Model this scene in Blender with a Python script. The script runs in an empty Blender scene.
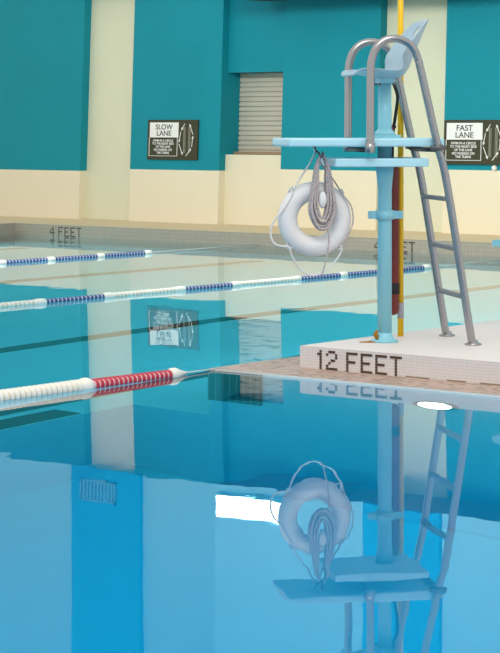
import bpy, bmesh, math, random
from mathutils import Vector, Matrix
random.seed(4)
SC = bpy.context.scene
COL = SC.collection
PI = math.pi

# ------------------------------------------------------------------ materials
def mat(name, col, rough=.5, metal=0.0, spec=.5, mottle=0.0, mscale=3.0, bump=0.0, bscale=40.0):
    m = bpy.data.materials.new(name); m.use_nodes = True
    nt = m.node_tree; b = nt.nodes['Principled BSDF']
    c = (col[0], col[1], col[2], 1)
    b.inputs['Base Color'].default_value = c
    b.inputs['Roughness'].default_value = rough
    b.inputs['Metallic'].default_value = metal
    b.inputs['Specular IOR Level'].default_value = spec
    tc = nt.nodes.new('ShaderNodeTexCoord')
    if mottle:
        n = nt.nodes.new('ShaderNodeTexNoise'); n.inputs['Scale'].default_value = mscale
        n.inputs['Detail'].default_value = 5
        nt.links.new(tc.outputs['Object'], n.inputs['Vector'])
        mx = nt.nodes.new('ShaderNodeMix'); mx.data_type = 'RGBA'
        mx.inputs[6].default_value = tuple(v*(1-mottle) for v in col)+(1,)
        mx.inputs[7].default_value = tuple(min(1, v*(1+mottle)) for v in col)+(1,)
        nt.links.new(n.outputs['Fac'], mx.inputs[0])
        nt.links.new(mx.outputs[2], b.inputs['Base Color'])
    if bump:
        n2 = nt.nodes.new('ShaderNodeTexNoise'); n2.inputs['Scale'].default_value = bscale
        nt.links.new(tc.outputs['Object'], n2.inputs['Vector'])
        bp = nt.nodes.new('ShaderNodeBump'); bp.inputs['Strength'].default_value = bump
        bp.inputs['Distance'].default_value = .01
        nt.links.new(n2.outputs['Fac'], bp.inputs['Height'])
        nt.links.new(bp.outputs['Normal'], b.inputs['Normal'])
    return m

def tile(name, c1, c2, grout, size, axes, rough=.4, mortar=.06, bump=.15):
    """square mosaic laid in the plane of two world axes"""
    m = bpy.data.materials.new(name); m.use_nodes = True
    nt = m.node_tree; b = nt.nodes['Principled BSDF']; b.inputs['Roughness'].default_value = rough
    tc = nt.nodes.new('ShaderNodeTexCoord')
    sp = nt.nodes.new('ShaderNodeSeparateXYZ'); cb = nt.nodes.new('ShaderNodeCombineXYZ')
    nt.links.new(tc.outputs['Object'], sp.inputs[0])
    nt.links.new(sp.outputs[axes[0]], cb.inputs[0]); nt.links.new(sp.outputs[axes[1]], cb.inputs[1])
    br = nt.nodes.new('ShaderNodeTexBrick'); br.offset = 0; br.squash = 1
    br.inputs['Scale'].default_value = 1.0
    br.inputs['Brick Width'].default_value = size; br.inputs['Row Height'].default_value = size
    br.inputs['Mortar Size'].default_value = size*mortar; br.inputs['Mortar Smooth'].default_value = .1
    br.inputs['Color1'].default_value = (*c1, 1); br.inputs['Color2'].default_value = (*c2, 1)
    br.inputs['Mortar'].default_value = (*grout, 1)
    nt.links.new(cb.outputs[0], br.inputs['Vector'])
    nt.links.new(br.outputs['Color'], b.inputs['Base Color'])
    bp = nt.nodes.new('ShaderNodeBump'); bp.inputs['Strength'].default_value = bump; bp.invert = True
    bp.inputs['Distance'].default_value = .004
    nt.links.new(br.outputs['Fac'], bp.inputs['Height']); nt.links.new(bp.outputs['Normal'], b.inputs['Normal'])
    return m

def emit(name, col, s):
    m = bpy.data.materials.new(name); m.use_nodes = True
    nt = m.node_tree; nt.nodes.remove(nt.nodes['Principled BSDF'])
    e = nt.nodes.new('ShaderNodeEmission'); e.inputs[0].default_value = (*col, 1); e.inputs[1].default_value = s
    nt.links.new(e.outputs[0], nt.nodes['Material Output'].inputs[0])
    return m

M = {}
M['teal'] = mat('teal_paint', (.004, .245, .305), .6, spec=.2, mottle=.10, mscale=1.3, bump=.25, bscale=60)
M['teal_deep'] = mat('blue_paint', (.0, .38, .70), .6, spec=.2, mottle=.04)
M['cream'] = mat('cream_paint', (.74, .68, .50), .5, mottle=.03, mscale=2)
M['pillar'] = mat('pale_olive_cream_paint', (.66, .66, .48), .5, mottle=.04, mscale=2)
M['white_wall'] = mat('pale_blue_paint', (.28, .66, .80), .7, spec=.2)
M['grille'] = tile('grille_mesh', (.004, .02, .02), (.006, .025, .025), (.05, .09, .09), .11, (0, 1), .5, .16, .0)
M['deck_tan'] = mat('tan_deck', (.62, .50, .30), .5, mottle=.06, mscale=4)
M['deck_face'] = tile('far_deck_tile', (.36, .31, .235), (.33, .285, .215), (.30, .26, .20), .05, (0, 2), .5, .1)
M['blk_top'] = tile('deck_top_tile', (.80, .74, .71), (.77, .70, .67), (.69, .62, .59), .026, (0, 1), .55, .07)
M['blk_front'] = tile('deck_front_tile', (.76, .72, .70), (.71, .67, .66), (.62, .57, .56), .0175, (0, 2), .4, .09)
M['blk_side'] = tile('deck_side_tile', (.74, .70, .67), (.69, .65, .63), (.62, .57, .56), .0175, (1, 2), .4, .09)
M['ledge'] = tile('gutter_ledge_tile', (.50, .33, .27), (.20, .11, .08), (.48, .40, .33), .05, (0, 1), .5, .12)
M['brown_tile'] = mat('brown_mosaic', (.075, .045, .028), .5)
M['plaster'] = mat('pool_plaster', (.78, .84, .80), .7, mottle=.02)
M['dark_tile_x'] = tile('dark_target_tile', (.012, .05, .05), (.02, .07, .065), (.22, .28, .26), .055, (0, 2), .4, .10)
M['dark_tile_f'] = mat('dark_lane_tile', (.012, .035, .035), .5)
M['chair_blue'] = mat('pale_blue_enamel', (.24, .58, .70), .35, mottle=.03)
M['platform'] = mat('pale_blue_deck_enamel', (.42, .72, .84), .35)
M['seat'] = mat('grey_blue_fibreglass', (.36, .50, .60), .3)
M['steel'] = mat('brushed_steel', (.36, .36, .37), .25, metal=.92)
M['dark_steel'] = mat('dark_steel', (.14, .14, .15), .45, metal=.6)
M['tread'] = mat('grey_tread', (.20, .22, .25), .6)
M['rust'] = mat('rust', (.36, .17, .02), .9, mottle=.6, mscale=40)
M['yellow'] = mat('yellow_enamel', (.86, .52, .0), .35)
M['maroon'] = mat('maroon_vinyl', (.16, .014, .012), .4)
M['black'] = mat('black_webbing', (.012, .012, .012), .7)
M['tape'] = mat('grey_tape', (.40, .40, .46), .5, mottle=.4, mscale=50)
M['ringwhite'] = mat('ring_white_vinyl', (.78, .76, .76), .5, mottle=.05, mscale=9)
M['rope'] = mat('flecked_rope', (.46, .40, .40), .8, mottle=.9, mscale=110)
M['line'] = mat('white_line', (.74, .73, .72), .7)
M['fwhite'] = mat('float_white', (.84, .82, .74), .4)
M['fcream'] = mat('float_cream', (.66, .60, .44), .5)
M['fred'] = mat('float_red', (.50, .02, .05), .4)
M['fpink'] = mat('float_pink', (.76, .50, .52), .4)
M['fblue'] = mat('float_blue', (.05, .065, .22), .4)
M['fpale'] = mat('float_paleblue', (.52, .55, .66), .4)
M['sign'] = mat('sign_brown', (.05, .05, .026), .6, spec=.25)
M['sign_edge'] = mat('sign_edge', (.03, .03, .018), .5)
M['signwhite'] = mat('sign_white', (.80, .80, .76), .5)
M['signgrey'] = mat('sign_grey', (.22, .22, .17), .5)
M['signink'] = mat('sign_ink', (.03, .03, .022), .5)
M['shutter'] = mat('shutter_metal', (.50, .47, .38), .5, mottle=.05)
M['sill'] = mat('sill_brown', (.28, .20, .12), .6)
M['vent'] = mat('vent_blue', (.10, .36, .52), .5)
M['lamp'] = emit('lamp_glow', (1, .98, .94), 9.0)
M['poollamp'] = emit('pool_lamp_glow', (1, .97, .86), 7.0)

def water_mat():
    m = bpy.data.materials.new('pool_water'); m.use_nodes = True
    nt = m.node_tree; nt.nodes.remove(nt.nodes['Principled BSDF'])
    out = nt.nodes['Material Output']
    g = nt.nodes.new('ShaderNodeBsdfGlass'); g.inputs['IOR'].default_value = 1.333
    g.inputs['Roughness'].default_value = 0.0
    tc = nt.nodes.new('ShaderNodeTexCoord')
    mp = nt.nodes.new('ShaderNodeMapping'); mp.inputs['Scale'].default_value = (1, 1, 1)
    nt.links.new(tc.outputs['Object'], mp.inputs['Vector'])
    n = nt.nodes.new('ShaderNodeTexNoise'); n.inputs['Scale'].default_value = 2.2; n.inputs['Detail'].default_value = 2
    nt.links.new(mp.outputs[0], n.inputs['Vector'])
    b = nt.nodes.new('ShaderNodeBump'); b.inputs['Strength'].default_value = WAVE; b.inputs['Distance'].default_value = .01
    nt.links.new(n.outputs['Fac'], b.inputs['Height']); nt.links.new(b.outputs['Normal'], g.inputs['Normal'])
    nt.links.new(g.outputs[0], out.inputs['Surface'])
    v = nt.nodes.new('ShaderNodeVolumeAbsorption')
    v.inputs['Color'].default_value = (.0, .845, .965, 1); v.inputs['Density'].default_value = .55
    nt.links.new(v.outputs[0], out.inputs['Volume'])
    return m
WAVE = .065
M['water'] = water_mat()

# ------------------------------------------------------------------ mesh helpers
def link(name, bm, mats, parent=None, smooth=False, bevel=0.0):
    me = bpy.data.meshes.new(name)
    bmesh.ops.recalc_face_normals(bm, faces=bm.faces)
    bm.to_mesh(me); bm.free()
    for m in (mats if isinstance(mats, (list, tuple)) else [mats]):
        me.materials.append(m)
    if smooth:
        for p in me.polygons: p.use_smooth = True
    o = bpy.data.objects.new(name, me); COL.objects.link(o)
    if parent: o.parent = parent
    if bevel:
        md = o.modifiers.new('bevel', 'BEVEL'); md.width = bevel; md.segments = 2; md.limit_method = 'ANGLE'
    return o

def tag(o, label=None, cat=None, group=None, kind=None):
    if label: o['label'] = label
    if cat: o['category'] = cat
    if group: o['group'] = group
    if kind: o['kind'] = kind
    return o

def empty(name, loc, label, cat, rz=0, rx=0, group=None):
    o = bpy.data.objects.new(name, None); COL.objects.link(o)
    o.location = loc; o.rotation_euler = (rx, 0, rz); o.empty_display_size = .1
    return tag(o, label, cat, group)

def box(bm, x0, x1, y0, y1, z0, z1, mi=0, fm=None):
    """fm: material index per face: dict of 'top','bot','xn','xp','yn','yp'"""
    v = [bm.verts.new(p) for p in ((x0,y0,z0),(x1,y0,z0),(x1,y1,z0),(x0,y1,z0),(x0,y0,z1),(x1,y0,z1),(x1,y1,z1),(x0,y1,z1))]
    F = {'bot':(3,2,1,0),'top':(4,5,6,7),'yn':(0,1,5,4),'xp':(1,2,6,5),'yp':(2,3,7,6),'xn':(3,0,4,7)}
    for k, ids in F.items():
        f = bm.faces.new([v[i] for i in ids]); f.material_index = (fm or {}).get(k, mi)
    return v

def boxobj(name, x0, x1, y0, y1, z0, z1, m, parent=None, bevel=0.0, fm=None):
    bm = bmesh.new(); box(bm, x0, x1, y0, y1, z0, z1, 0, fm); return link(name, bm, m, parent, bevel=bevel)

def smooth_path(pts, n=6, closed=False):
    P = [Vector(p) for p in pts]; out = []; N = len(P)
    rng = range(N if closed else N-1)
    for i in rng:
        if closed: a, b, c, d = P[i-1], P[i], P[(i+1) % N], P[(i+2) % N]
        else: a, b, c, d = P[max(i-1, 0)], P[i], P[i+1], P[min(i+2, N-1)]
        for k in range(n):
            t = k/n
            out.append(.5*((2*b)+(c-a)*t+(2*a-5*b+4*c-d)*t*t+(3*b-a-3*c+d)*t**3))
    if not closed: out.append(P[-1])
    return out

def tube(bm, pts, r, seg=10, closed=False, mi=0, cap=True):
    P = [Vector(p) for p in pts]; N = len(P); rings = []
    rr = r if isinstance(r, (list, tuple)) else [r]*N
    up = None
    for i in range(N):
        if closed: t = P[(i+1) % N]-P[i-1]
        else: t = P[min(i+1, N-1)]-P[max(i-1, 0)]
        t.normalize()
        if up is None:
            up = Vector((0, 0, 1)) if abs(t.z) < .9 else Vector((1, 0, 0))
        up = (up - t*up.dot(t)).normalized(); s = t.cross(up)
        rings.append([bm.verts.new(P[i]+(up*math.cos(2*PI*k/seg)+s*math.sin(2*PI*k/seg))*rr[i]) for k in range(seg)])
    for i in range(N if closed else N-1):
        a, b = rings[i], rings[(i+1) % N]
        for k in range(seg):
            f = bm.faces.new((a[k], a[(k+1) % seg], b[(k+1) % seg], b[k])); f.material_index = mi; f.smooth = True
    if cap and not closed:
        bm.faces.new(rings[0][::-1]).material_index = mi; bm.faces.new(rings[-1]).material_index = mi
    return bm

def tubeobj(name, pts, r, m, parent=None, seg=12, closed=False):
    bm = bmesh.new(); tube(bm, pts, r, seg, closed); return link(name, bm, m, parent)

def lathe(bm, prof, axis='z', org=(0, 0, 0), seg=20, mi=0):
    """prof: (radius, position, material index) list"""
    o = Vector(org); rings = []
    for p in prof:
        ring = []
        for k in range(seg):
            a = 2*PI*k/seg; c, s = p[0]*math.cos(a), p[0]*math.sin(a)
            q = {'z': (c, s, p[1]), 'y': (c, p[1], s), 'x': (p[1], c, s)}[axis]
            ring.append(bm.verts.new(o+Vector(q)))
        rings.append(ring)
    for i in range(len(rings)-1):
        for k in range(seg):
            f = bm.faces.new((rings[i][k], rings[i][(k+1) % seg], rings[i+1][(k+1) % seg], rings[i+1][k]))
            f.material_index = prof[i][2] if len(prof[i]) > 2 else mi; f.smooth = True
    bm.faces.new(rings[0][::-1]).material_index = prof[0][2] if len(prof[0]) > 2 else mi
    bm.faces.new(rings[-1]).material_index = prof[-1][2] if len(prof[-1]) > 2 else mi

def text(name, s, size, m, parent, x, z, y, sx=1.0, bold=.0, depth=.002):
    """lettering standing in the XZ plane, facing -Y, centred on x, baseline z (parent space)"""
    cu = bpy.data.curves.new('txt', 'FONT'); cu.body = s; cu.size = size; cu.align_x = 'CENTER'
    cu.extrude = depth/2; cu.offset = bold
    t = bpy.data.objects.new('txt', cu); COL.objects.link(t)
    bpy.context.view_layer.update()
    me = bpy.data.meshes.new_from_object(t)
    bpy.data.objects.remove(t); bpy.data.curves.remove(cu)
    me.transform(Matrix(((sx, 0, 0, x), (0, 0, -1, y), (0, 1, 0, z), (0, 0, 0, 1))))
    me.name = name; me.materials.clear(); me.materials.append(m)
    o = bpy.data.objects.new(name, me); COL.objects.link(o); o.parent = parent
    return o

# ------------------------------------------------------------------ the setting
# axes: X along the far wall, Y away from the camera's side of the pool, Z up, water level z = 0
LEAN = .043                       # the precast panels of the lower far wall lean back a little
def lean(bm):
    for v in bm.verts: v.co.y += (v.co.z-.9)*LEAN
WT = 3.38
def panel(name, x0, x1, zc):
    bm = bmesh.new()
    box(bm, x0, x1, 22.0, 22.7, .16, zc, 0)
    box(bm, x0, x1, 22.0, 22.7, zc, WT, 1)
    lean(bm); return tag(link(name, bm, [M['cream'], M['teal']]), kind='structure')
panel('wall_back_panel', -25.5, -21.213, .845)
panel('wall_back_panel', -20.244, -18.613, .882)
panel('wall_back_panel', -17.55, -15.98, .916)
panel('wall_back_panel', -14.968, -4.0, .945)
bm = bmesh.new()
box(bm, -21.3, -20.2, 22.14, 22.72, .16, WT, 1)
box(bm, -16.05, -14.9, 22.14, 22.72, .16, WT, 1)
box(bm, -18.62, -17.54, 22.13, 22.72, .16, 1.10, 0)
box(bm, -18.62, -17.54, 22.13, 22.72, 2.21, WT, 2)
lean(bm); tag(link('wall_back', bm, [M['cream'], M['pillar'], M['teal']]), kind='structure')
# upper wall: white with blue piers; over the right part it steps forward above a grille soffit
bm = bmesh.new()
box(bm, -26, -3.5, 22.1, 22.9, WT, 8.2, 0)
box(bm, -21.41, -20.09, 22.03, 22.1, WT, 8.2, 1)
tag(link('wall_back_upper', bm, [M['white_wall'], M['teal_deep']]), kind='structure')
bm = bmesh.new()
box(bm, -17.93, -3.5, 21.1, 22.1, 3.15, 8.2, 0, {'bot': 2})
box(bm, -15.50, -14.37, 21.04, 21.1, 3.15, 8.2, 1)
tag(link('wall_back_bulkhead', bm, [M['white_wall'], M['teal_deep'], M['grille']]), kind='structure')
# decks and the pool shell
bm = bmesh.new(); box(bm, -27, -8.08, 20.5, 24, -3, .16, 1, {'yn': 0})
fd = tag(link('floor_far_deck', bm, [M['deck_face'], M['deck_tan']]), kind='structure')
bm = bmesh.new(); box(bm, -27, -21.0, 1, 20.5, -3, .16, 1, {'xp': 0})
tag(link('floor_left_deck', bm, [M['deck_face'], M['deck_tan']]), kind='structure')
bm = bmesh.new()
box(bm, -8.08, 4, 10.32, 20.5, -.2, .145, 0, {'yn': 1, 'xn': 2})
box(bm, -8.08, 4, 20.5, 24, -.2, .16, 0)
rd = tag(link('floor_right_deck', bm, [M['blk_top'], M['blk_front'], M['blk_side']]), kind='structure')
bm = bmesh.new(); box(bm, -8.475, 4, 9.93, 20.5, -4.1, .012, 0, {'yn': 1, 'xn': 1})
ld = tag(link('floor_gutter_ledge', bm, [M['ledge'], M['plaster']]), kind='structure')
bm = bmesh.new(); box(bm, -27, 6, -3, 2, -4, .145, 0); box(bm, 3, 6, 2, 10.3, -4, .145, 0)
tag(link('floor_near_deck', bm, [M['blk_top']]), kind='structure')
# pool floor: shallow lap pool sloping to a drop-off, then the diving well
def lapz(y):
    if y > 14: return -1.40
    if y > 6: return -1.40-(14-y)*.10
    return -2.2
bm = bmesh.new()
ys = [1.9, 6, 8, 9.93, 12, 14, 20.6]
def strip(bm, x0, x1, ys, dz=0.0, mi=0):
    vs = [(bm.verts.new((x0, y, lapz(y)+dz)), bm.verts.new((x1, y, lapz(y)+dz))) for y in ys]
    for a, b in zip(vs, vs[1:]):
        bm.faces.new((a[0], a[1], b[1], b[0])).material_index = mi
DX = -9.12
strip(bm, -21.1, DX, ys); strip(bm, DX, -8.4, [9.93, 12, 14, 20.6])
box(bm, DX, 3.1, 1.9, 9.92, -4.0, -3.7)
vs = [bm.verts.new(p) for p in ((DX, 1.9, -2.2), (DX, 6, -2.2), (DX, 8, -2.0), (DX, 9.93, lapz(9.93)), (DX, 9.93, -3.8), (DX, 1.9, -3.8))]
bm.faces.new(vs)
vs = [bm.verts.new(p) for p in ((DX, 9.93, lapz(9.93)), (-8.476, 9.93, lapz(9.93)), (-8.476, 9.93, -3.8), (DX, 9.93, -3.8))]
bm.faces.new(vs)
tag(link('floor_pool', bm, [M['plaster']]), kind='structure')
def lane_mark(x0, x1, y0, y1):
    bm = bmesh.new(); strip(bm, x0, x1, [y0]+[y for y in ys if y0 < y < y1]+[y1], .006)
    return tag(link('trim_lane_marking', bm, [M['dark_tile_f']]), kind='structure')
lane_mark(-11.75, -11.53, 2, 19.5)
lane_mark(-16.0, -15.75, 2, 19.5)
lane_mark(-19.9, -19.65, 2, 19.5)
lane_mark(-9.38, -9.14, 2, 9.5)
lane_mark(-9.66, -9.48, 2, 13.0)
bm = bmesh.new(); box(bm, -8.478, -8.06, 9.915, 9.93, -1.25, .0)
tag(link('trim_wall_target', bm, [M['dark_tile_x']]), kind='structure')
# water: one closed body, its skirt buried in the shell
bm = bmesh.new()
out = [(-21.02, 1.98), (3.02, 1.98), (3.02, 9.95), (-8.45, 9.95), (-8.45, 20.52), (-21.02, 20.52)]
top = [bm.verts.new((x, y, 0)) for x, y in out]; bot = [bm.verts.new((x, y, -4.3)) for x, y in out]
bm.faces.new(top); bm.faces.new(bot[::-1])
for i in range(6): bm.faces.new((top[i], bot[i], bot[(i+1) % 6], top[(i+1) % 6]))
tag(link('pool_water', bm, [M['water']]), kind='structure')

# depth markings set in the tile faces
GLY = {'1': ['00100','01100','00100','00100','00100','00100','01110'], '2': ['01110','10001','00001','00110','01000','10000','11111'],
       'F': ['11111','10000','10000','11110','10000','10000','10000'], 'E': ['11111','10000','10000','11110','10000','10000','11111'],
       'T': ['11111','00100','00100','00100','00100','00100','00100'], '4': ['00010','00110','01010','10010','11111','00010','00010'], ' ': ['00000']*7}
GLY['1'] = ['01000','11000','01000','01000','01000','01000','01000']
def mosaic(s, x, y, ztop, pw, ph, m, parent, gap=1.3, space=2.6):
    bm = bmesh.new()
    for ch in s:
        if ch == ' ': x += pw*space; continue
        w = 5 if ch != '1' else 2.6
        for r, row in enumerate(GLY[ch]):
            for c, q in enumerate(row):
                if q == '1':
                    a = x+c*pw; b = ztop-r*ph
                    box(bm, a+.05*pw, a+pw*.95, y-.003, y+.004, b-ph*.95, b-.05*ph)
        x += pw*(w+gap)
    return link('depth_lettering', bm, [m], parent)
tag(mosaic('12 FEET', -7.945, 10.32, .130, .0172, .0172, M['brown_tile'], rd), 'brown mosaic depth lettering')
tag(mosaic('4 FEET', -20.33, 20.5, .133, .0180, .0185, M['brown_tile'], fd), 'brown mosaic depth lettering')
tag(mosaic('4 FEET', -14.93, 20.5, .133, .0180, .0185, M['brown_tile'], fd), 'brown mosaic depth lettering')
for x0, x1 in ((-7.28, -7.12), (-6.99, -6.86), (-6.76, -6.60)):
    boxobj('gutter_slot', x0, x1, 10.312, 10.325, .0125, .019, M['sill'], rd)

# ------------------------------------------------------------------ things on the far wall
def shutter():
    e = empty('roller_shutter', (-18.08, 22.40, 1.10), 'grey beige roller shutter closing the recess between two teal wall panels', 'shutter', rx=-LEAN)
    bm = bmesh.new(); n = 17; h = 1.12/n
    for i in range(n):
        z = i*h
        box(bm, -.53, .53, 0, .03, z, z+h*.74); box(bm, -.53, .53, .022, .03, z+h*.74, z+h)
    link('slat_curtain', bm, [M['shutter']], e)
    boxobj('sill', -.53, .53, -.10, .0, 0, .035, M['sill'], e)
shutter()

def lane_sign(loc, title, label):
    e = empty('lane_sign', loc, label, 'sign', rx=-LEAN, group='lane signs on the far wall')
    W, H = .918, .548; k = W/278
    boxobj('board', -W/2, W/2, 0, .025, -H/2, H/2, [M['sign'], M['sign_edge']], e, fm={'xp': 1, 'bot': 1, 'xn': 1, 'top': 1})
    X = lambda p: -W/2+(p-97)*k
    Z = lambda p: H/2-(p-110)*H/228
    pl = boxobj('title_plate', X(110), X(270), -.004, .002, Z(211), Z(125), M['signwhite'], e)
    text('title_lettering', title, .100, M['signink'], pl, X(190), Z(165), -.006, 1.12, .0008)
    text('title_lettering', 'LANE', .100, M['signink'], pl, X(190), Z(201), -.006, 1.12, .0008)
    bm = bmesh.new()
    for a in ((107, 109.5, 211, 318), (263, 265.5, 211, 318), (107, 265.5, 315.5, 318)):
        box(bm, X(a[0]), X(a[1]), -.003, .002, Z(a[3]), Z(a[2]))
    fr = link('rule_border', bm, [M['signwhite']], e)
    for i, s in enumerate(('SWIM IN A CIRCLE', 'TO THE RIGHT SIDE', 'OF THE LANE', 'NO PASSING ON', 'THE TURNS')):
        text('rule_lettering', s, .043, M['signwhite'], fr, X(186), Z(235+i*17.5), -.004, 1.02, .0008)
    bm = bmesh.new()
    for a in ((298, 303), (306, 309), (325, 328), (331, 336)):
        box(bm, X(a[0]), X(a[1]), -.003, .002, Z(300), Z(150))
    link('lane_line_diagram', bm, [M['signgrey']], e)
    loop = [(305, 130), (283, 175), (273, 245), (297, 315)]
    loop2 = [(313, 318), (344, 268), (350, 195), (328, 128)]
    for L in (loop, loop2):
        for p, q in zip(L, L[1:]):
            bm = bmesh.new()
            a = Vector((X(p[0]), 0, Z(p[1]))); b = Vector((X(q[0]), 0, Z(q[1])))
            d = (b-a).normalized(); n = Vector((-d.z, 0, d.x)); b = b-d*.012; a = a+d*.006
            def prism(pts):
                f = [bm.verts.new((v.x, -.004, v.z)) for v in pts]; g = [bm.verts.new((v.x, .001, v.z)) for v in pts]
                bm.faces.new(f); bm.faces.new(g[::-1])
                for i in range(len(f)): bm.faces.new((f[i], g[i], g[(i+1) % len(f)], f[(i+1) % len(f)]))
            prism([a+n*.0045, a-n*.0045, b-d*.03-n*.0045, b-d*.03+n*.0045])
            prism([b, b-d*.04+n*.018, b-d*.04-n*.018])
            link('arrow', bm, [M['signwhite']], e)
lane_sign((-19.447, 21.99, 1.297), 'SLOW', 'brown wall sign headed SLOW LANE on the teal panel left of the shutter')
lane_sign((-14.488, 21.985, 1.288), 'FAST', 'brown wall sign headed FAST LANE on the teal panel right of the chair ladder')

e = empty('wall_vent', (-20.87, 22.03, 3.70), 'small blue vent grille high on the blue pier, mirrored in the water', 'vent')
bm = bmesh.new()
for a in ((-.34, .34, -.155, -.125), (-.34, .34, .125, .155), (-.34, -.31, -.155, .155), (.31, .34, -.155, .155)):
    box(bm, a[0], a[1], -.03, 0, a[2], a[3])
link('frame', bm, [M['vent']], e)
bm = bmesh.new()
for i in range(9): box(bm, -.29+i*.066, -.25+i*.066, -.018, 0, -.125, .125)
link('slat', bm, [M['vent']], e)
e = empty('wall_light', (-17.26, 21.1, 3.39), 'bright white wall light on the bulkhead, mirrored in the water', 'light')
boxobj('housing', -.55, .55, -.10, 0, -.155, .175, M['white_wall'], e)
boxobj('diffuser', -.54, .54, -.125, -.09, -.145, .15, M['lamp'], e, bevel=.01)
e = empty('pool_light', (-6.80, 9.93, -.52), 'round white underwater light glowing in the pool wall under the ladder', 'light')
bm = bmesh.new(); lathe(bm, [(.15, 0), (.15, -.02), (.12, -.025), (.12, 0)], 'y', seg=28); link('rim', bm, [M['steel']], e)
bm = bmesh.new(); lathe(bm, [(.118, -.005), (.11, -.025), (.06, -.035), (.01, -.038)], 'y', seg=28); link('lens', bm, [M['poollamp']], e)
bm = bmesh.new(); bmesh.ops.create_uvsphere(bm, u_segments=12, v_segments=8, radius=.035, matrix=Matrix.Translation((-14.20, 21.98, .975)))
lathe(bm, [(.02, 21.97), (.02, 22.01)], 'y', (-14.20, 0, .975), 10)
tag(link('wall_peg', bm, [M['fwhite']], smooth=True), 'small round white peg on the wall just below the FAST LANE sign', 'peg')

# ------------------------------------------------------------------ lane ropes
def disc(bm, y, r, th, mi):
    lathe(bm, [(r*.55, y, mi), (r, y+th*.22, mi), (r, y+th*.62, mi), (r*.55, y+th, mi)], 'y', seg=18)
def seg_float(parent, y0, y1, r, pitch, m1, m2, label=None):
    bm = bmesh.new(); n = max(1, round((y1-y0)/pitch)); p = (y1-y0)/n
    pr = []
    for i in range(n):
        y = y0+i*p
        pr += [(r*.80, y, 1), (r*.80, y+p*.30, 0), (r, y+p*.40, 0), (r, y+p*.86, 0)]
    pr.append((r*.80, y1, 1))
    lathe(bm, pr, 'y', seg=16)
    o = link('float_section', bm, [m1, m2], parent)
    if label: tag(o, label)
    return o
def collar(parent, y, r=.055, L=.09):
    bm = bmesh.new(); lathe(bm, [(r*.55, -L/2), (r*.9, -L*.38), (r, -L*.1), (r, L*.15), (r*.8, L*.42), (r*.5, L/2)], 'y', (0, y, 0), 18)
    return link('collar_float', bm, [M['fwhite']], parent)

# nearest rope: from the near pool edge to the corner of the tiled ledge, floats one by one
R1 = empty('lane_rope', (-8.43, 9.93, .012), 'nearest lane rope with big white floats and a red end, tied at the ledge corner', 'lane rope', group='lane ropes on the water')
y = -1.16-.040
k = 0
while y > -3.1:
    bm = bmesh.new()
    lathe(bm, [(.026, y, 1), (.030, y+.010, 0), (.045, y+.014, 0), (.046, y+.028, 0), (.036, y+.037, 1), (.026, y+.040, 1)], 'y', seg=20)
    tag(link('float', bm, [M['fwhite'], M['fcream']], R1), 'white float disc'); y -= .041
seg_float(R1, -7.9, y+.04, .045, .06, M['fwhite'], M['fcream'], 'white run of floats')
collar(R1, -1.15, .050, .10)
y = -1.095
for i in range(17):
    r = .039-.0004*i
    bm = bmesh.new(); lathe(bm, [(r*.75, y, 1), (r*.80, y+.011, 0), (r, y+.014, 0), (r, y+.031, 0), (r*.8, y+.0385, 1)], 'y', seg=20)
    tag(link('float', bm, [M['fred'], M['fpink']], R1), 'red float disc'); y += .0395
bm = bmesh.new(); lathe(bm, [(.030, y), (.040, y+.02), (.040, y+.05), (.028, y+.08), (.012, y+.13), (.008, y+.16)], 'y', seg=18)
tag(link('end_float', bm, [M['fwhite']], R1), 'tapered white end float')
tubeobj('cable', [(0, -7.92, 0), (0, y+.15, 0), (-.01, -.003, -.002)], .004, M['line'], R1, 6)

def far_rope(x, yend, marks, label):
    """marks: list of (y, colour up to it) starting from the near end"""
    R = empty('lane_rope', (x, 20.5, .012), label, 'lane rope', group='lane ropes on the water')
    y0 = -18.5
    for ye, c in marks:
        ye -= 20.5
        if c == 'b': seg_float(R, y0, ye, .023, .05, M['fblue'], M['fpale'], 'blue run of floats')
        else: seg_float(R, y0, ye, .026, .05, M['fwhite'], M['fcream'], 'white run of floats')
        collar(R, ye, .032, .14); y0 = ye
    tubeobj('cable', [(0, -18.5, 0), (0, y0, 0), (0, .0, .01)], .005, M['line'], R, 6)
far_rope(-12.73, 18.4, [(8, 'b'), (10.5, 'w'), (11.6, 'b'), (12.72, 'w'), (13.55, 'b'), (14.5, 'w'), (15.28, 'b'), (16.2, 'w'), (16.95, 'b'), (18.4, 'b')],
         'middle lane rope with long white and blue runs, passing behind the life ring')
far_rope(-16.70, 18.6, [(7, 'b'), (9, 'w'), (11, 'b'), (13, 'w'), (15, 'b'), (16.1, 'b'), (16.85, 'b'), (17.65, 'b'), (18.45, 'b')],
         'farthest lane rope, thin and blue with white collars, near the far deck')

# ------------------------------------------------------------------ lifeguard chair
CH = empty('lifeguard_chair', (-7.79, 10.856, .145), 'pale blue lifeguard chair with steel handrails on a post at the deck corner', 'lifeguard chair', rz=math.radians(-129.5))
PX = .03
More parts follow.
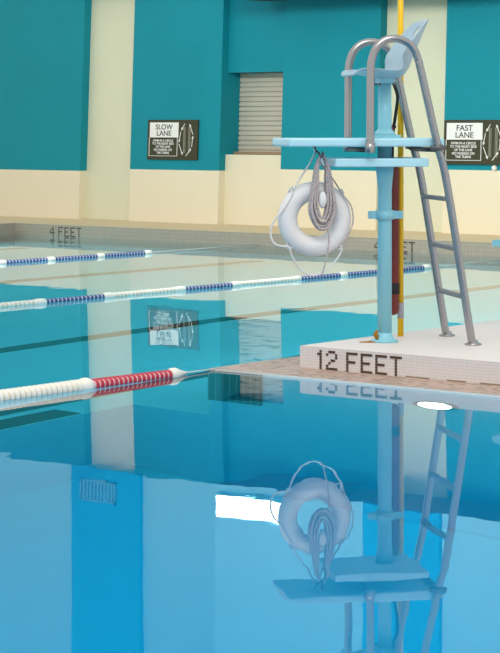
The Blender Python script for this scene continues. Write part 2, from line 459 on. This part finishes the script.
# local axes: +X the way the chair faces, +Y its side towards the camera
bm = bmesh.new()
lathe(bm, [(.044, .0), (.044, .95), (.050, 1.02), (.058, 1.10)], 'z', (PX, 0, 0), 24)
lathe(bm, [(.044, 1.09), (.042, 1.62)], 'z', (PX, 0, 0), 24)
post = link('post', bm, [M['chair_blue']], CH)
bm = bmesh.new(); lathe(bm, [(.085, 0), (.085, .012), (.060, .018), (.050, .04), (.045, .06)], 'z', (PX, 0, 0), 28)
bf = link('base_flange', bm, [M['chair_blue']], CH)
bm = bmesh.new()
pr = []
for i in range(16):
    a = 2*PI*i/16; rr = .05+.022*math.sin(3*a+1)+.014*math.cos(5*a)
    pr.append((.105+rr*1.1*math.cos(a), .01+rr*.9*math.sin(a)))
f = [bm.verts.new((x, y, .006)) for x, y in pr]; g = [bm.verts.new((x, y, 0)) for x, y in pr]
bm.faces.new(f)
for i in range(16): bm.faces.new((f[i], g[i], g[(i+1) % 16], f[(i+1) % 16]))
tube(bm, [(.08, .02, .02), (.096, .02, .05), (.088, .03, .075)], [.013, .015, .008], 8)
tag(link('rust_patch', bm, [M['rust']], bf), 'orange brown rust at the foot of the post')
# bracket halfway up
bm = bmesh.new()
box(bm, -.085, .135, -.012, .012, .770, .818); lathe(bm, [(.058, .765), (.058, .823)], 'z', (PX, 0, 0), 24)
for ux in (-.07, .12): lathe(bm, [(.012, -.02), (.012, .02)], 'y', (ux, 0, .794), 10)
link('bracket', bm, [M['chair_blue']], CH)
# top platform and lower shelf
pl = boxobj('foot_platform', -.285, .695, -.255, .255, 1.222, 1.274, M['platform'], CH, bevel=.012)
sh = boxobj('lower_shelf', -.185, .405, -.255, .255, 1.098, 1.150, M['platform'], CH, bevel=.008)
bm = bmesh.new(); box(bm, PX-.082, PX+.082, -.09, .09, 1.274, 1.292); lathe(bm, [(.075, 1.29), (.060, 1.31), (.044, 1.33)], 'z', (PX, 0, 0), 24)
link('collar_plate', bm, [M['chair_blue']], CH)
# handrails: one bent tube on each side is ladder stringer and handrail
rail = [(-.457, 0, .0), (-.440, 0, .075), (-.292, 0, .98), (-.225, 0, 1.25), (-.122, 0, 1.70)]
arc = [(-.105, 0, 1.76), (-.085, 0, 1.81), (-.045, 0, 1.855), (.01, 0, 1.880), (.065, 0, 1.883), (.115, 0, 1.865), (.158, 0, 1.825), (.183, 0, 1.765), (.192, 0, 1.70)]
down = [(.194, 0, 1.5), (.196, 0, 1.20)]
for s in (-1, 1):
    pts = [(p[0], s*.285, p[2]) for p in rail+arc+down]
    r = tubeobj('handrail', smooth_path(pts, 5), .0245, M['steel'], CH, 16)
    bm = bmesh.new(); lathe(bm, [(.052, 0), (.052, .008), (.034, .014), (.026, .03)], 'z', (-.457, s*.285, 0), 20)
    link('foot_plate', bm, [M['steel']], r)
    bm = bmesh.new(); lathe(bm, [(.031, 1.185), (.031, 1.245)], 'z', (.196, s*.285, 0), 18)
    lathe(bm, [(.012, s*.255), (.012, s*.325)], 'y', (.196, 0, 1.205), 10)
    link('rail_clamp', bm, [M['steel']], r)
    bm = bmesh.new(); lathe(bm, [(.014, -.05), (.014, .05)], 'x', (-.235, s*.285, 1.215), 10)
    lathe(bm, [(.030, 1.195), (.030, 1.235)], 'z', (-.234, s*.285, 0), 14)
    link('stringer_clamp', bm, [M['dark_steel']], r)
for ux, name in ((.196, 'cross_tube'), (-.232, 'cross_tube')):
    bm = bmesh.new(); lathe(bm, [(.015, -.275), (.015, .275)], 'y', (ux, 0, 1.202), 12)
    link(name, bm, [M['dark_steel']], CH)
for u, z in ((-.300, .90), (-.351, .595), (-.401, .298)):
    bm = bmesh.new(); box(bm, u-.022, u+.022, -.275, .275, z-.014, z+.012); link('rung', bm, [M['tread']], CH, bevel=.006)
# moulded seat
prof = smooth_path([(.272, 0, 1.668), (.24, 0, 1.684), (.16, 0, 1.676), (.05, 0, 1.660), (-.04, 0, 1.660), (-.095, 0, 1.705), (-.130, 0, 1.79), (-.178, 0, 1.90), (-.228, 0, 2.018)], 4)
NS = 12; bm = bmesh.new(); rows = []; n = len(prof)
for i, p in enumerate(prof):
    t = i/(n-1)
    w = .215 if t < .6 else .215-(t-.6)*.10
    if t < .12: w *= .80+.20*math.sqrt(t/.12)
    if t > .86: w *= math.sqrt(max(.05, 1-((t-.86)/.16)**2))
    row = []
    tg = (prof[min(i+1, n-1)]-prof[max(i-1, 0)]).normalized(); nr = Vector((tg.z, 0, -tg.x))
    if nr.z < 0 and abs(nr.z) > .5: nr = -nr
    if nr.x < 0 and abs(nr.z) <= .5: nr = -nr
    for j in range(NS+1):
        s = -1+2*j/NS
        lift = (.045+.065*max(0, min(1, (t-.45)/.25)))*abs(s)**2.5*(math.sin(PI*min(1, max(0, (t-.05)/.95)))**.6)
        row.append(bm.verts.new(Vector((p.x, s*w, p.z))+nr*lift))
    rows.append(row)
for i in range(n-1):
    t = i/(n-1)
    for j in range(NS):
        if .86 < t < .93 and 3 <= j < NS-3: continue
        bm.faces.new((rows[i][j], rows[i][j+1], rows[i+1][j+1], rows[i+1][j]))
so = link('seat', bm, [M['seat']], CH, smooth=True)
md = so.modifiers.new('thick', 'SOLIDIFY'); md.thickness = .014; md.offset = -1
md = so.modifiers.new('sub', 'SUBSURF'); md.levels = 1; md.render_levels = 2
bm = bmesh.new(); box(bm, PX-.045, PX+.045, -.06, .06, 1.615, 1.648)
link('seat_bracket', bm, [M['chair_blue']], CH)
for ux in (-.03, .06):
    for s in (-.05, .05):
        bm = bmesh.new(); lathe(bm, [(.010, 1.603), (.010, 1.616)], 'z', (PX+ux-.015, s, 0), 8); link('bolt', bm, [M['dark_steel']], CH)

# things that hang on or stand by the chair
def on_chair(u, v, z):
    return CH_M @ Vector((u, v, z))
bpy.context.view_layer.update()
CH_M = Matrix.Translation((-7.79, 10.856, .145)) @ Matrix.Rotation(math.radians(-129.5), 4, 'Z')
RZ = math.radians(-129.5)
# reaching pole
P = on_chair(-.162, -.331, 0)
e = empty('reaching_pole', P, 'long yellow reaching pole standing upright behind the chair post', 'pole', rz=RZ)
bm = bmesh.new(); lathe(bm, [(.019, 0), (.019, 3.3)], 'z', seg=16); link('shaft', bm, [M['yellow']], e)
bm = bmesh.new(); lathe(bm, [(.021, .115), (.0215, .205), (.021, .215)], 'z', seg=16); tag(link('tape_band', bm, [M['tape']], e), 'grey tape band near the foot')
bm = bmesh.new(); tube(bm, smooth_path([(0, 0, 3.28), (.0, 0, 3.45), (.12, 0, 3.62), (.30, 0, 3.58), (.36, 0, 3.42), (.30, 0, 3.28)], 5), .012, 10); link('hook', bm, [M['steel']], e)
# rescue tube
P = on_chair(-.100, -.306, 0)
e = empty('rescue_tube', P, 'dark maroon rescue tube hanging upright behind the chair post', 'rescue tube', rz=RZ)
bm = bmesh.new()
bz = [(0, 0, .140), (0, 0, .152), (0, 0, .18), (0, 0, .6), (0, 0, 1.05), (0, 0, 1.11), (0, 0, 1.125)]
tube(bm, bz, [.02, .038, .045, .045, .045, .040, .02], 14)
link('foam_body', bm, [M['maroon']], e, smooth=True)
bm = bmesh.new(); lathe(bm, [(.0475, .275), (.0475, .345)], 'z', seg=16); tag(link('strap_band', bm, [M['black']], e), 'black webbing band')
tag(tubeobj('tow_strap', smooth_path([(0, 0, 1.12), (-.002, -.002, 1.22), (.0, .02, 1.31), (-.005, .07, 1.43), (.005, .15, 1.54), (.06, .24, 1.625)], 5), .011, M['black'], e, 8), 'black and red tow strap')
tag(tubeobj('strap_end', smooth_path([(-.012, .01, 1.27), (.02, .03, 1.31), (-.01, .02, 1.35)], 5), .016, M['maroon'], e, 8), 'red loop of the strap')

# life ring: local frame as the chair's
RC = (.491, .05, .775)
e = empty('life_ring', on_chair(*RC), 'white ring buoy hanging below the left end of the chair platform', 'life ring', rz=RZ)
bm = bmesh.new()
tube(bm, [(.171*math.cos(2*PI*i/48), 0, .171*math.sin(2*PI*i/48)) for i in range(48)], .0605, 20, closed=True)
link('ring_body', bm, [M['ringwhite']], e)
def q(x, y): return (-(x-314.5)*.0063, -(y-219)*.0062)     # photo measure of the ring turned into metres on its plane
def line(pts, r, name, m, v=.0):
    P3 = []
    for p in pts:
        a, b = q(p[0], p[1]); P3.append((a, p[2] if len(p) > 2 else v, b))
    return tubeobj(name, smooth_path(P3, 6), r, m, e, 8)
line([(291, 193, .05), (282, 208, .055), (272, 222, .03), (270, 235, .02), (275, 244, .03), (287, 246, .052)], .0062, 'grab_line', M['line'])
line([(287, 246, .052), (292, 258, .03), (301, 270, .02), (314, 275, .02), (330, 266, .02), (338, 256, .03), (341, 248, .05)], .0062, 'grab_line', M['line'])
line([(341, 248, .05), (346, 235, .06), (351, 222, .06), (349, 206, .06), (340, 194, .055)], .005, 'grab_line', M['rope'])
line([(340, 194, .055), (333, 182, .05), (322, 168, .05), (317.5, 160, .04)], .005, 'hanging_line', M['rope'])
line([(291, 190, .05), (300, 176, .04), (309, 163, .03), (315, 152, .0), (313, 148, -.03)], .0062, 'hanging_line', M['line'])
for x, y in ((291, 191), (287, 247), (341, 249), (340, 194)):
    a, b = q(x, y); ang = math.atan2(b, a)
    c = Vector((.228*math.cos(ang), .01, .228*math.sin(ang)))
    bm = bmesh.new(); tube(bm, [c+Vector((.016*math.cos(2*PI*i/14), .01*math.sin(4*PI*i/14), .022*math.sin(2*PI*i/14))) for i in range(14)], .0065, 8, closed=True)
    link('line_loop', bm, [M['line']], e)
# coil of rope on its hook
e2 = empty('rope_coil', on_chair(.475, .14, 1.17), 'coil of grey flecked rope hanging in front of the white life ring', 'rope', rz=RZ)
for i in range(10):
    w = .030+.0055*i+random.uniform(-.003, .003); d = .365+.006*i+random.uniform(-.02, .015); o = random.uniform(-.006, .006)
    v = .004*((i*7) % 10)-.02
    pts = [(0+o, v, 0), (.018+w*.25, v, -.06), (w*.8, v, -d*.5), (w, v+.003, -d*.82), (w*.55, v+.006, -d*1.04), (0, v+.008, -d*1.10),
           (-w*.60, v+.006, -d*1.04), (-w*1.05, v+.003, -d*.80), (-w*.8, v, -d*.45), (-.018-w*.25, v, -.06)]
    tubeobj('rope_loop', smooth_path([(p[0]-.012, p[1], p[2]) for p in pts], 5, True), .0075, M['rope'], e2, 8, closed=True)
bm = bmesh.new(); bmesh.ops.create_uvsphere(bm, u_segments=16, v_segments=10, radius=1, matrix=Matrix.Translation((-.015, .0, -.275)) @ Matrix.Diagonal((.027, .022, .052, 1)))
tag(link('float_ball', bm, [M['ringwhite']], e2, smooth=True), 'white oval float')
tubeobj('rope_tail', smooth_path([(-.03, .02, -.40), (-.05, .02, -.52), (-.03, .01, -.66), (-.01, .0, -.74)], 5), .005, M['rope'], e2, 8)
bm = bmesh.new(); tube(bm, smooth_path([(0, -.14, .052), (0, -.14, .03), (0, -.06, .015), (0, .0, -.005), (0, .05, -.008), (0, .065, .02)], 5), .008, 8)
tag(link('hanging_hook', bm, [M['dark_steel']], e2), 'dark metal hook')

# starting block: only the lip of its platform reaches into the picture
e = empty('starting_block', (-7.58, 12.78, .145), 'pale blue starting block platform at the right edge, over the far water', 'starting block')
bm = bmesh.new()
N = 10; ptsl = []
for i in range(N+1):
    a = PI/2+PI*i/N; ptsl.append((-.50+.024*math.cos(a), .535+.024*math.sin(a)))
ptsl += [(.25, .511), (.25, .559)]
a_ = [bm.verts.new((x, -.27, z)) for x, z in ptsl]; b_ = [bm.verts.new((x, .27, z)) for x, z in ptsl]
bm.faces.new(a_); bm.faces.new(b_[::-1])
for i in range(len(a_)): bm.faces.new((a_[i], b_[i], b_[(i+1) % len(a_)], a_[(i+1) % len(a_)]))
link('platform', bm, [M['chair_blue']], e)
boxobj('pedestal', -.12, .14, -.18, .18, 0, .515, M['chair_blue'], e, bevel=.01)
boxobj('step', .14, .36, -.2, .2, 0, .25, M['chair_blue'], e, bevel=.01)

# ------------------------------------------------------------------ light
w = bpy.data.worlds.new('hall_light'); SC.world = w; w.use_nodes = True
bg = w.node_tree.nodes['Background']; bg.inputs[0].default_value = (1, .975, .93, 1); bg.inputs[1].default_value = .75
def area(name, loc, rot, sx, sy, power, col=(1, .97, .92)):
    l = bpy.data.lights.new(name, 'AREA'); l.shape = 'RECTANGLE'; l.size = sx; l.size_y = sy; l.energy = power; l.color = col
    o = bpy.data.objects.new(name, l); COL.objects.link(o); o.location = loc; o.rotation_euler = rot
    return o
area('wall_fill', (-13.6, 14, 4.25), (math.radians(70), 0, math.radians(10)), 4, .8, 330)  # unseen fill light over the pool, added to brighten the far wall
area('ceiling_lamp', (-4, 6, 8), (0, 0, 0), 6, 5, 350)
# unseen underwater fill lights along the walls, added to brighten the water
UW = (1, 1, 1)
for x in (-7.5, -4.5, -1.5): area('underwater_fill', (x, 2.06, -1.0), (PI/2, 0, 0), 1.2, .5, 19, UW)
for x in (-19, -16, -13, -10.5): area('underwater_fill', (x, 2.06, -.8), (PI/2, 0, 0), 1.2, .4, 26, UW)
for y in (5, 8.5): area('underwater_fill', (2.95, y, -1.0), (PI/2, 0, PI/2), 1.2, .5, 19, UW)
for y in (7, 11, 15, 19): area('underwater_fill', (-20.9, y, -.6), (PI/2, 0, -PI/2), 1.2, .3, 20, UW)
for y in (12, 15, 18): area('underwater_fill', (-8.53, y, -.6), (PI/2, 0, PI/2), 1.2, .3, 20, UW)

# ------------------------------------------------------------------ camera
cam = bpy.data.cameras.new('camera'); co = bpy.data.objects.new('camera', cam); COL.objects.link(co)
co.location = (0, 0, 1.5); co.rotation_euler = (PI/2, 0, math.radians(39.4))
cam.sensor_width = 36; cam.sensor_fit = 'AUTO'; cam.lens = 2133/653*36
cam.shift_y = -(326.5-125)/653; cam.clip_end = 200
SC.camera = co
vs = SC.view_settings
vs.view_transform = 'Standard'; vs.look = 'None'; vs.gamma = 1; vs.use_curve_mapping = False; vs.exposure = .35
cy = SC.cycles
cy.use_denoising = True
try: cy.denoiser = 'OPENIMAGEDENOISE'
except Exception: pass
cy.max_bounces = 12; cy.diffuse_bounces = 5; cy.glossy_bounces = 6; cy.transmission_bounces = 8; cy.volume_bounces = 0
cy.caustics_reflective = True; cy.caustics_refractive = True; cy.sample_clamp_indirect = 6
